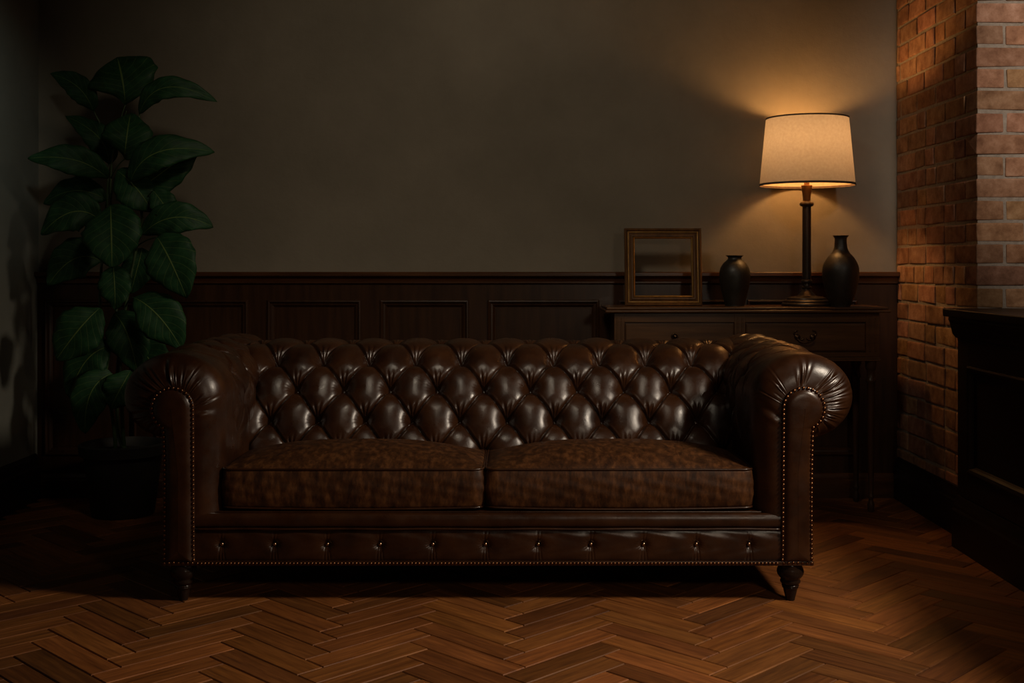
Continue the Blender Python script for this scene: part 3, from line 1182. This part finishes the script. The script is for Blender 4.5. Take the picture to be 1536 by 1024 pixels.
# --- cushions
def make_cushion(x0, x1, seed):
    cx, hx = (x0 + x1) / 2, (x1 - x0) / 2
    y0, y1 = SY + 0.035, 3.955
    cy, hy = (y0 + y1) / 2, (y1 - y0) / 2
    zb, zt = 0.283, 0.399
    nth = 480
    th = np.linspace(0, 2 * PI, nth, endpoint=False)
    # even spacing on a rounded rectangle
    rc = 0.028
    pts = []
    for (sx_, sy_, a0) in ((1, -1, -90), (1, 1, 0), (-1, 1, 90), (-1, -1, 180)):
        ccx, ccy = sx_ * (hx - rc), sy_ * (hy - rc)
        for k in range(9):
            a_ = math.radians(a0 + 90 * k / 8)
            pts.append((ccx + rc * math.cos(a_), ccy + rc * math.sin(a_)))
    pts.append(pts[0])
    R, _ = resample(pts, nth + 1)
    R = R[:-1]
    def wob(P, z):
        return 0.0016 * np.sin(P[:, 0] * 19 + seed) + 0.0012 * np.sin(P[:, 0] * 43 + z * 60 + seed * 2)
    loops = []

    def crown(P):
        a, b_ = np.clip(np.abs(P[:, 0] / hx), 0, 1), np.clip(np.abs(P[:, 1] / hy), 0, 1)
        return 0.060 * ((1 - a ** 2.6) ** 0.75) * ((1 - b_ ** 2.4) ** 0.8)

    for f in np.linspace(0.004, 1.0, 46) ** 0.8:
        P = R * f
        z = zt + crown(P) + 0.0015 * np.sin(P[:, 0] * 24 + seed) * np.sin(P[:, 1] * 31 + 1) * (1 - f ** 4)
        loops.append(np.stack([P[:, 0] + cx, P[:, 1] + cy, z], 1))
    nrm = R / np.linalg.norm(R, axis=1)[:, None]
    sideN = np.stack([np.where(np.abs(R[:, 0]) > hx - rc, np.sign(R[:, 0]), 0), np.where(np.abs(R[:, 1]) > hy - rc, np.sign(R[:, 1]), 0)], 1).astype(float)
    ln = np.linalg.norm(sideN, axis=1)[:, None]
    sideN /= np.where(ln > 0, ln, 1)
    # bottom edge bows down in the middle of the front
    sag = lambda P: -0.006 * (1 - (P[:, 0] / hx) ** 2)
    for t in np.linspace(0, 1, 14)[1:]:
        bul = 0.009 * math.sin(PI * t) ** 0.8
        P = R + sideN * (bul + wob(R, t)[:, None] * math.sin(PI * t))
        z = zt + (zb - zt) * t + sag(R) * t
        loops.append(np.stack([P[:, 0] + cx, P[:, 1] + cy, z], 1))
    for f in (0.9, 0.5, 0.01):
        P = R * f
        loops.append(np.stack([P[:, 0] + cx, P[:, 1] + cy, np.full(nth, zb - 0.006) + 0.001], 1))
    G = np.stack(loops, 1)
    cu = grid_mesh('seat_cushion', G, M_CUSHION, sofa, close_u=True)
    for z, sg in ((zt, 0), (zb, 1)):
        bm = bmesh.new()
        P = R[::3]
        zz = z + (sag(P) if sg else 0 * P[:, 0])
        add_tube(bm, [(p[0] * 1.003 + cx, p[1] * 1.006 + cy, z_) for p, z_ in zip(P, zz)], 0.0036, 8, closed=True)
        pp_ = from_bm('piping', bm, M_LEATHER, None, True)
        # sub-part of the cushion
        pp_.parent = cu
        pp_.data.transform(Matrix.Translation(-sofa.location))
    return cu


make_cushion(-0.890, -0.0885, 1.0)
make_cushion(-0.0795, 0.740, 2.3)

# --- feet
fp = [(0.034, 0.1135), (0.036, 0.1100), (0.036, 0.107), (0.0355, 0.105), (0.0395, 0.096), (0.0410, 0.088), (0.0395, 0.080), (0.0345, 0.072), (0.0290, 0.067),
      (0.0285, 0.064), (0.0310, 0.060), (0.0305, 0.056), (0.0262, 0.0500), (0.0240, 0.0485), (0.0262, 0.0465), (0.0262, 0.0440), (0.0235, 0.0425), (0.0245, 0.0405), (0.0245, 0.0385), (0.0220, 0.0370),
      (0.0205, 0.030), (0.0175, 0.018), (0.0145, 0.006), (0.0135, 0.0)]
fp = fp[::-1]
for fx, fy in ((-1.007, SY + 0.036), (0.853, SY + 0.036), (-1.0, 4.36), (0.853, 4.36)):
    lathe('foot', fp, (fx, fy, 0), M_FOOT, sofa, 40)

# ------------------------------------------------------------------ console table
TY0, TY1 = 4.80, 5.085
s_t = F / TY0


def tx(x):
    return (x - 768) / s_t


def tz(y):
    return H - (y - HOR) / s_t


tab = empty('console_table', ((tx(908) + tx(1337)) / 2, (TY0 + TY1) / 2, 0))
tag(tab, 'dark walnut console table with drawers and slim turned legs behind the sofa', 'table')
TOP = 0.850
bm = bmesh.new()
add_box(bm, (tx(910), TY0 + 0.004, 0.8395), (tx(1334), TY1, TOP), 0.004, 3)
add_box(bm, (tx(908), TY0 - 0.002, 0.8265), (tx(1337), TY1, 0.8385), 0.005, 3)
from_bm('tabletop', bm, M_TABLE, tab)
AX0, AX1 = tx(922), tx(1322)
AY = TY0 + 0.022
bm = bmesh.new()
add_box(bm, (AX0 + 0.004, AY + 0.012, 0.642), (AX1 - 0.004, TY1 - 0.01, 0.8262))
for a, b_ in ((922, 938), (1103, 1120), (1301, 1322)):       # corner blocks and divider
    add_box(bm, (tx(a), AY, 0.642), (tx(b_), AY + 0.014, 0.8262), 0.0015, 1)
    for q in (0.3, 0.7):                                      # reeding
        xq = tx(a) + (tx(b_) - tx(a)) * q
        add_box(bm, (xq - 0.003, AY - 0.0022, 0.665), (xq + 0.003, AY + 0.002, 0.806), 0.001, 1)
add_box(bm, (AX0 + 0.001, AY + 0.001, tz(484) + 0.001), (AX1 - 0.001, AY + 0.014, 0.8260), 0.001, 1)
add_box(bm, (AX0 + 0.001, AY + 0.001, 0.643), (AX1 - 0.001, AY + 0.014, tz(529)), 0.001, 1)
from_bm('apron', bm, M_TABLE, tab)
bm = bmesh.new()
add_box(bm, (AX0 - 0.003, AY - 0.007, 0.6265), (AX1 + 0.003, TY1 - 0.008, 0.6345), 0.003, 2)
add_box(bm, (AX0 - 0.001, AY - 0.003, 0.6350), (AX1 + 0.001, TY1 - 0.009, 0.6418), 0.002, 2)
from_bm('lower_moulding', bm, M_TABLE, tab)


def drawer(x0, x1):
    z0, z1 = tz(528), tz(485)
    bm = bmesh.new()
    add_box(bm, (x0 + 0.002, AY - 0.001, z0 + 0.002), (x1 - 0.002, AY + 0.016, z1 - 0.002), 0.002, 2)
    add_box(bm, (x0 + 0.006, AY - 0.004, z0 + 0.006), (x1 - 0.006, AY + 0.004, z1 - 0.006), 0.0015, 2)
    return from_bm('drawer', bm, M_TABLE, tab)


def sub(name, bm, mat, parent, smooth=True):
    """a sub-part of a part whose own transform is identity inside tab"""
    o = from_bm(name, bm, mat, None, smooth)
    o.data.transform(Matrix.Translation(-tab.location))
    o.parent = parent
    return o


d1 = drawer(tx(938), tx(1103))
d2 = drawer(tx(1120), tx(1301))
hx_, hz_ = tx(1209), tz(508)
bm = bmesh.new()
yf = AY - 0.004
# scrolled backplate, two rosettes and a drooping bail
for s_ in (-1, 1):
    c_ = (hx_ + s_ * 0.032, yf, hz_ + 0.006)
    for r_, dy, dz in ((0.0125, 0.004, 0), (0.0065, 0.010, 0.0)):
        for k in range(1):
            bmesh.ops.create_uvsphere(bm, u_segments=16, v_segments=10, radius=r_, matrix=Matrix.Translation((c_[0], c_[1] - dy * 0.6, c_[2])) @ Matrix.Diagonal((1, 0.45, 1, 1)))
    add_tube(bm, [(c_[0] + s_ * (0.004 + 0.010 * math.sin(t)), yf - 0.003, c_[2] + 0.006 + 0.010 * (1 - math.cos(t))) for t in np.linspace(0, 3.6, 12)], 0.0032, 6)
    add_tube(bm, [(c_[0] - s_ * (0.004 + 0.022 * t), yf - 0.003, c_[2] - 0.008 - 0.007 * math.sin(PI * t) + 0.004 * t) for t in np.linspace(0, 1, 9)], 0.0034, 6)
add_tube(bm, [(hx_ + 0.032 * math.cos(t), yf - 0.008 - 0.010 * math.sin(t), hz_ + 0.004 - 0.019 * math.sin(t) ** 0.7 if 0 < t < PI else hz_ + 0.004) for t in np.linspace(0, PI, 25)], 0.0032, 8)
sub('bail_pull', bm, M_PULL, d2)
bm = bmesh.new()
kx, kz = tx(1013), tz(505)
bmesh.ops.create_uvsphere(bm, u_segments=20, v_segments=12, radius=0.009, matrix=Matrix.Translation((kx, yf - 0.010, kz)) @ Matrix.Diagonal((1, 0.8, 1, 1)))
add_tube(bm, [(kx + 0.0125 * math.cos(t), yf - 0.003, kz + 0.0125 * math.sin(t)) for t in np.linspace(0, 2 * PI, 28, endpoint=False)], 0.0028, 8, closed=True)
add_tube(bm, [(kx, yf + 0.002, kz), (kx, yf - 0.008, kz)], 0.006, 12)
sub('knob', bm, M_PULL, d1)
lp = [(0.0095, 0.0), (0.0135, 0.012), (0.0145, 0.030), (0.0095, 0.045), (0.0085, 0.052), (0.0130, 0.060), (0.0130, 0.066), (0.0095, 0.072), (0.0110, 0.10), (0.0135, 0.25), (0.0150, 0.42),
      (0.0160, 0.500), (0.0165, 0.535), (0.0210, 0.540), (0.0210, 0.548), (0.0165, 0.553), (0.0165, 0.585), (0.0200, 0.592), (0.0230, 0.600), (0.0230, 0.6262)]
for lx in (tx(932), tx(1311)):
    for ly in (AY + 0.020, TY1 - 0.035):
        lathe('leg', lp, (lx, ly, 0), M_TABLEV, tab, 28)

# ------------------------------------------------------------------ table lamp
LD = 4.945
s_l = F / LD
LX = (1210 - 768) / s_l
lamp = empty('table_lamp', (LX, LD, TOP))
tag(lamp, 'lit table lamp with beige drum shade and dark bronze column on the console table', 'lamp')


def lz(y):
    return H - (y - HOR) / s_l - TOP


u_ = 1 / s_l
base_p = [(0.0, 0.0), (36 * u_, 0.0), (37 * u_, 0.003), (37 * u_, 0.010), (35.5 * u_, 0.014), (34 * u_, 0.0155), (34.5 * u_, 0.018), (34 * u_, 0.022), (31 * u_, 0.026), (29.5 * u_, 0.028), (29 * u_, 0.034), (24 * u_, 0.039),
          (15 * u_, 0.043), (13 * u_, 0.046), (12.5 * u_, 0.050), (9 * u_, 0.058), (7 * u_, 0.066), (6.0 * u_, 0.072), (7.6 * u_, 0.076), (7.6 * u_, 0.080), (5.6 * u_, 0.084), (5.4 * u_, 0.094), (8.0 * u_, 0.099), (8.4 * u_, 0.104), (8.0 * u_, 0.109), (6.4 * u_, 0.112), (0.0, 0.113)]
base_p[0] = (0.0005, 0.0)
base_p[-1] = (0.0005, 0.113)
lathe('base', base_p, (LX, LD, TOP), M_LAMP, lamp, 64)
zc = lz(308)
col = [(0.0005, 0.112), (6.4 * u_, 0.112), (6.6 * u_, 0.118), (6.4 * u_, zc - 0.006), (9.6 * u_, zc - 0.002), (10.6 * u_, zc + 0.004), (9.8 * u_, zc + 0.012), (7.4 * u_, zc + 0.016), (6.0 * u_, zc + 0.018), (0.0005, zc + 0.019)]
lathe('column', col, (LX, LD, TOP), M_LAMP, lamp, 48)
lathe('socket', [(0.0005, zc + 0.018), (5.4 * u_, zc + 0.018), (5.8 * u_, zc + 0.035), (7.4 * u_, lz(284)), (8.2 * u_, lz(280)), (8.2 * u_, lz(278)), (4 * u_, lz(277)), (4 * u_, lz(266)), (0.0005, lz(265))], (LX, LD, TOP), M_BRASS, lamp, 40)
ZT, ZB_ = lz(177), lz(278.5)
RT, RB = 60.5 * u_, 70.0 * u_
SLX = LX + 0.002
n = 96
th = np.linspace(0, 2 * PI, n, endpoint=False)
rows = []
for t in np.linspace(0, 1, 14):
    r_ = RB + (RT - RB) * t
    rows.append(np.stack([SLX + r_ * np.cos(th), LD + r_ * np.sin(th), np.full(n, TOP + ZB_ + (ZT - ZB_) * t)], 1))
grid_mesh('lamp_shade', np.stack(rows, 1), M_SHADE, lamp, close_u=True)
m, nt, b = new_mat('shade_trim')
nt.links.new(ramp(nt, noise(nt, 60), [(0.3, (0.05, 0.03, 0.02)), (0.7, (0.09, 0.055, 0.035))]), b.inputs['Base Color'])
b.inputs['Roughness'].default_value = 0.7
for nm, R_, Z_, hh in (('shade_trim', RT, ZT, -0.006), ('shade_trim', RB, ZB_, 0.009)):
    bm = bmesh.new()
    ring = []
    for dr, dz in ((0.0022, 0), (0.0012, hh), (-0.0022, hh), (-0.0012, 0)):
        ring.append([bm.verts.new((SLX + (R_ + dr) * math.cos(a), LD + (R_ + dr) * math.sin(a), TOP + Z_ + dz)) for a in th])
    for k in range(4):
        A, B = ring[k], ring[(k + 1) % 4]
        for q in range(n):
            bm.faces.new((A[q], A[(q + 1) % n], B[(q + 1) % n], B[q]))
    bmesh.ops.recalc_face_normals(bm, faces=bm.faces[:])
    from_bm(nm, bm, m, lamp)
# spider that carries the shade
bm = bmesh.new()
zs = TOP + ZT - 0.02
for k in range(3):
    a = k * 2 * PI / 3 + 0.4
    add_tube(bm, [(LX, LD, zs - 0.004), (SLX + (RT - 0.004) * math.cos(a), LD + (RT - 0.004) * math.sin(a), zs + 0.010)], 0.0013, 6)
for s_ in (-1, 1):
    add_tube(bm, [(LX + s_ * 0.032 * math.sin(t), LD, TOP + lz(266) + (zs - 0.004 - TOP - lz(266)) * (1 - math.cos(t)) / 2) for t in np.linspace(0, PI, 16)], 0.0014, 6)
from_bm('harp', bm, M_BRASS, lamp, True)
bz = TOP + 0.70
lathe('bulb', smooth_prof([(0.0006, -0.046), (0.012, -0.046), (0.013, -0.030), (0.024, -0.010), (0.028, 0.010), (0.022, 0.028), (0.010, 0.036), (0.0006, 0.038)], 4), (LX, LD, bz), M_BULB, lamp, 24)

# ------------------------------------------------------------------ vases
def vase(name, cx_px, prof_px, D, label):
    s_ = F / D
    o = lathe(name, [(max(r_ / s_, 0.0005), (456.0 - y) / s_) for r_, y in prof_px], (PX(cx_px, D), D, TOP), M_VASE, None, 64, 5)
    me = o.data
    setorigin(o)
    tag(o, label, 'vase')
    return o


vase('round_vase', 1102, [(0.3, 455.8), (13, 456), (14.5, 454), (18, 440), (21.5, 425), (23, 410), (21.5, 400), (17, 392), (11.5, 387), (10, 384), (11, 382), (13.5, 380.4), (12.5, 380), (9.5, 382), (8.5, 386), (12, 392), (0.3, 400)], 4.93,
     'small squat dark pottery vase between the empty picture frame and the lamp')
vase('bottle_vase', 1261, [(0.3, 455.8), (13, 456), (15, 453), (21, 438), (25.5, 420), (27, 405), (25.5, 394), (20, 383), (13.5, 375.5), (10.2, 369), (9, 360), (9, 354), (10.2, 351.5), (12, 349.6), (11, 349.2), (8.2, 352), (7.6, 362), (9, 372), (0.3, 390)], 4.86,
     'tall dark bottle-necked vase to the right of the lamp by the brick')

# ------------------------------------------------------------------ picture frame (empty), leaning back on the wall
FD = 4.955
s_f = F / FD
fr_ = empty('picture_frame', (PX(995, FD), FD, TOP))
tag(fr_, 'empty bronze and gilt picture frame standing at the left end of the console table', 'picture frame')
x0, x1 = PX(937, FD), PX(1053, FD)
z0, z1 = TOP, H - (342 - HOR) / s_f
wd = 15.5 / s_f
lean = 0.10


def ring_frame(name, prof, mat):
    bm = bmesh.new()
    rings = []
    for ins, outw in prof:
        rg = []
        for (X, Z) in ((x0 + ins, z0 + ins), (x1 - ins, z0 + ins), (x1 - ins, z1 - ins), (x0 + ins, z1 - ins)):
            rg.append(bm.verts.new((X, FD - outw + (Z - z0) * lean, Z)))
        rings.append(rg)
    m_ = len(rings)
    for i in range(m_):
        A, B = rings[i], rings[(i + 1) % m_]
        for k in range(4):
            bm.faces.new((A[k], A[(k + 1) % 4], B[(k + 1) % 4], B[k]))
    bmesh.ops.recalc_face_normals(bm, faces=bm.faces[:])
    return from_bm(name, bm, mat, fr_)


ring_frame('moulding', [(0, 0), (0, 0.012), (0.002, 0.016), (0.006, 0.019), (0.010, 0.017), (0.013, 0.012), (0.020, 0.010), (0.026, 0.012), (0.030, 0.016), (0.033, 0.016), (wd - 0.006, 0.012), (wd - 0.006, 0)], M_FRAME)
ring_frame('gilt_slip', [(wd - 0.0062, 0.001), (wd - 0.0062, 0.0135), (wd - 0.004, 0.016), (wd - 0.001, 0.0135), (wd + 0.0005, 0.008), (wd + 0.0005, 0.001)], M_GILT)
ring_frame('gilt_edge', [(0.0135, 0.0105), (0.0145, 0.0145), (0.0165, 0.0155), (0.0185, 0.0145), (0.0195, 0.0105)], M_GILT)

# ------------------------------------------------------------------ plant
PXB, PYB = -1.60, 4.80
plant = empty('potted_plant', (PXB, PYB, 0))
tag(plant, 'tall potted plant with broad dark green leaves in the left corner behind the sofa', 'plant')
lathe('pot', [(0.0005, 0.0), (0.12, 0.0), (0.125, 0.006), (0.155, 0.24), (0.172, 0.25), (0.175, 0.29), (0.165, 0.295), (0.155, 0.285), (0.150, 0.25), (0.0005, 0.25)], (PXB, PYB, 0), M_POT, plant, 48)
lathe('soil', [(0.0005, 0.262), (0.10, 0.262), (0.1485, 0.258), (0.1485, 0.2505), (0.0005, 0.2505)][::-1], (PXB, PYB, 0), M_SOIL, plant, 32)


def bez(p0, p1, p2, t):
    return p0 * (1 - t) ** 2 + p1 * 2 * t * (1 - t) + p2 * t * t


def leaf(base_px, mid_px, tip_px, width, D=4.8, dz=(0, -0.06, 0.0), peak=0.42, fold=0.18, twist=0.0, tilt=0.25, rip=1.0, seed=0):
    """base, mid (on the curve), tip in picture coordinates at real depths D + dz"""
    b0 = Vector(px(base_px[0], base_px[1], D + dz[0]))
    mm = Vector(px(mid_px[0], mid_px[1], D + dz[1]))
    t1 = Vector(px(tip_px[0], tip_px[1], D + dz[2]))
    c = mm * 2 - (b0 + t1) * 0.5
    W = width * D / F
    nt_, ns = 34, 17
    V = np.empty((nt_, ns, 3))
    rnd = random.Random(seed)
    ph = rnd.uniform(0, 6)
    for i in range(nt_):
        t = i / (nt_ - 1)
        P = bez(b0, c, t1, t)
        dP = (bez(b0, c, t1, min(t + 0.02, 1)) - bez(b0, c, t1, max(t - 0.02, 0))).normalized()
        view = Vector((0, -1, tilt)).normalized()
        side = dP.cross(view)
        if side.length < 1e-3:
            side = Vector((1, 0, 0))
        side.normalize()
        nrm = side.cross(dP).normalized()
        ca, sa = math.cos(twist * (t - 0.3)), math.sin(twist * (t - 0.3))
        sd = side * ca + nrm * sa
        nr = nrm * ca - side * sa
        # ovate outline with a drawn-out tip
        e = math.log(0.5) / math.log(peak)
        w_ = math.sin(PI * min(max(t, 0.0), 1.0) ** e) ** 0.62 * (1 - 0.30 * t ** 4) * 0.5 * W if 0 < t < 1 else 0.0008
        w_ = max(w_, 0.0008)
        for j in range(ns):
            s_ = (j / (ns - 1)) * 2 - 1
            edge = rip * 0.0045 * math.sin(t * 21 + ph + (2 if s_ > 0 else 0)) * abs(s_) ** 2
            vein = -0.0022 * math.cos((t * 8 - abs(s_) * 2.4) * 2 * PI) * (1 - abs(s_)) * min(1, abs(s_) * 4) * rip
            ww = w_ * (1 + 0.03 * math.sin(t * 34 + ph * 2 + j))
            h_ = fold * w_ * (abs(s_) ** 1.3) - 0.22 * w_ * s_ * s_ * s_ * s_ + edge + vein
            Q = P + sd * (s_ * ww) + nr * h_
            V[i, j] = Q
    # link with uv
    nu, nv = nt_, ns
    idx = np.arange(nu * nv).reshape(nu, nv)
    faces = np.stack([idx[:-1, :-1], idx[1:, :-1], idx[1:, 1:], idx[:-1, 1:]], -1).reshape(-1, 4)
    me = bpy.data.meshes.new('leaf')
    me.from_pydata(V.reshape(-1, 3).tolist(), [], faces.tolist())
    ul = me.uv_layers.new(name='uv')
    uvv = np.stack(np.meshgrid(np.linspace(0, 1, nu), np.linspace(-1, 1, nv), indexing='ij'), -1).reshape(-1, 2)
    li = np.empty(len(me.loops), dtype=np.int64)
    me.loops.foreach_get('vertex_index', li)
    ul.data.foreach_set('uv', uvv[li].ravel())
    o = link('leaf', me, M_LEAF, plant, True)
    sm = o.modifiers.new('thick', 'SOLIDIFY')
    sm.thickness = 0.0009
    return b0


# main stems (picture points) - they all rise from the pot
STEMS = {
    'a': [(184, 640, 4.80), (180, 540, 4.80), (172, 430, 4.82), (166, 320, 4.82), (168, 240, 4.82), (178, 200, 4.81), (190, 166, 4.80)],
    'b': [(178, 650, 4.84), (176, 560, 4.84), (190, 450, 4.82), (205, 370, 4.82), (214, 320, 4.80), (205, 262, 4.80), (206, 200, 4.80), (210, 172, 4.80)],
    'c': [(172, 650, 4.78), (160, 560, 4.78), (150, 450, 4.80), (156, 360, 4.82), (164, 270, 4.84), (158, 205, 4.84), (140, 165, 4.84)],
}
for k_, pts in STEMS.items():
    P = [Vector((PXB + {'a': 0, 'b': 0.03, 'c': -0.03}[k_], PYB + {'a': 0.02, 'b': -0.02, 'c': -0.01}[k_], 0.25))] + [Vector(px(*p)) for p in pts]
    P = smooth_prof([tuple(p) for p in P], 8)
    m_ = len(P)
    bm = bmesh.new()
    add_tube(bm, P, [0.009 - 0.0068 * i / (m_ - 1) for i in range(m_)], 8)
    from_bm('stem', bm, M_STEM, plant, True)

#       base        mid         tip        width D     dz                   peak  kwargs
LEAVES = [
    ((188, 157), (184, 122), (176, 86), 112, 4.80, (0, -.03, .05), 0.66, 'a'),
    ((140, 166), (116, 130), (76, 111), 38, 4.82, (0, -.05, -.02), 0.45, 'c'),
    ((209, 171), (250, 131), (326, 153), 36, 4.80, (0, -.06, -.02), 0.48, 'b'),
    ((187, 238), (190, 206), (196, 170), 76, 4.76, (0, -.04, .05), 0.58, 'a'),
    ((163, 246), (148, 206), (98, 174), 42, 4.84, (0, -.03, 0), 0.48, 'c'),
    ((162, 268), (112, 240), (42, 238), 46, 4.80, (0, -.10, -.12), 0.5, 'c'),
    ((196, 272), (238, 228), (322, 228), 58, 4.74, (0, -.06, 0), 0.46, 'b'),
    ((205, 286), (252, 252), (300, 214), 60, 4.78, (0, -.02, 0), 0.42, 'b'),
    ((176, 256), (206, 284), (228, 318), 66, 4.80, (0, -.05, -.03), 0.5, 'a'),
    ((230, 286), (248, 310), (262, 334), 40, 4.72, (0, -.02, -.02), 0.42, 'b'),
    ((213, 352), (262, 326), (320, 341), 50, 4.74, (0, -.06, -.03), 0.5, 'b'),
    ((166, 308), (167, 352), (168, 402), 90, 4.66, (.04, -.03, -.02), 0.46, 'a'),
    ((236, 356), (256, 392), (280, 447), 82, 4.62, (.04, -.03, -.02), 0.48, 'b'),
    ((170, 398), (172, 430), (173, 464), 52, 4.66, (.03, -.02, -.01), 0.46, 'a'),
    ((200, 446), (236, 472), (272, 522), 72, 4.64, (.03, -.02, 0), 0.58, 'b'),
    ((150, 462), (120, 492), (84, 540), 76, 4.62, (.04, -.02, 0), 0.56, 'c'),
    ((196, 556), (180, 584), (166, 612), 56, 4.70, (.03, -.02, 0), 0.48, 'a'),
    ((150, 330), (108, 318), (62, 352), 62, 4.78, (0, -.04, -.05), 0.5, 'c'),
    ((152, 392), (112, 388), (72, 428), 66, 4.80, (0, -.04, -.05), 0.5, 'c'),
    ((160, 300), (112, 286), (66, 306), 48, 4.86, (0, -.02, 0), 0.5, 'c'),
    ((214, 372), (206, 402), (196, 440), 50, 4.84, (0, -.02, 0), 0.5, 'b'),
    ((168, 520), (130, 540), (104, 596), 66, 4.78, (0, -.04, -.03), 0.5, 'c'),
    ((196, 520), (224, 540), (232, 590), 64, 4.84, (0, -.03, -.02), 0.5, 'b'),
    ((172, 470), (192, 504), (206, 560), 66, 4.80, (0, -.05, -.03), 0.5, 'a'),
    ((168, 560), (136, 590), (128, 650), 60, 4.74, (0, -.05, -.03), 0.5, 'c'),
]
for i, (b_, m_, t_, wd_, D_, dz_, pk, stem) in enumerate(LEAVES):
    p0 = leaf(b_, m_, t_, wd_, D_, dz_, pk, seed=i * 7 + 3, twist=random.uniform(-0.5, 0.5), tilt=random.uniform(0.0, 0.5))
    # petiole down to the stem
    sp = [Vector(px(*p)) for p in STEMS[stem]]
    cand = []
    dn = smooth_prof([tuple(v) for v in sp], 10)
    best_, bd = None, 1e9
    for q in dn:
        qv = Vector(q)
        drop = p0.z - qv.z
        d_ = (qv - p0).length + (0.6 if drop < 0.03 else 0)
        d_ = abs((qv - p0).length - 0.12) + (0.6 if drop < 0.02 else 0)
        if d_ < bd:
            bd, best_ = d_, qv
    bm = bmesh.new()
    midp = (p0 + best_) / 2 + Vector((0, -0.01, 0.015))
    pts = [tuple(bez(best_, midp, p0, t)) for t in np.linspace(0, 1, 10)]
    add_tube(bm, pts, [0.0034 - 0.0012 * k / 9 for k in range(10)], 7)
    from_bm('petiole', bm, M_STEM, plant, True)
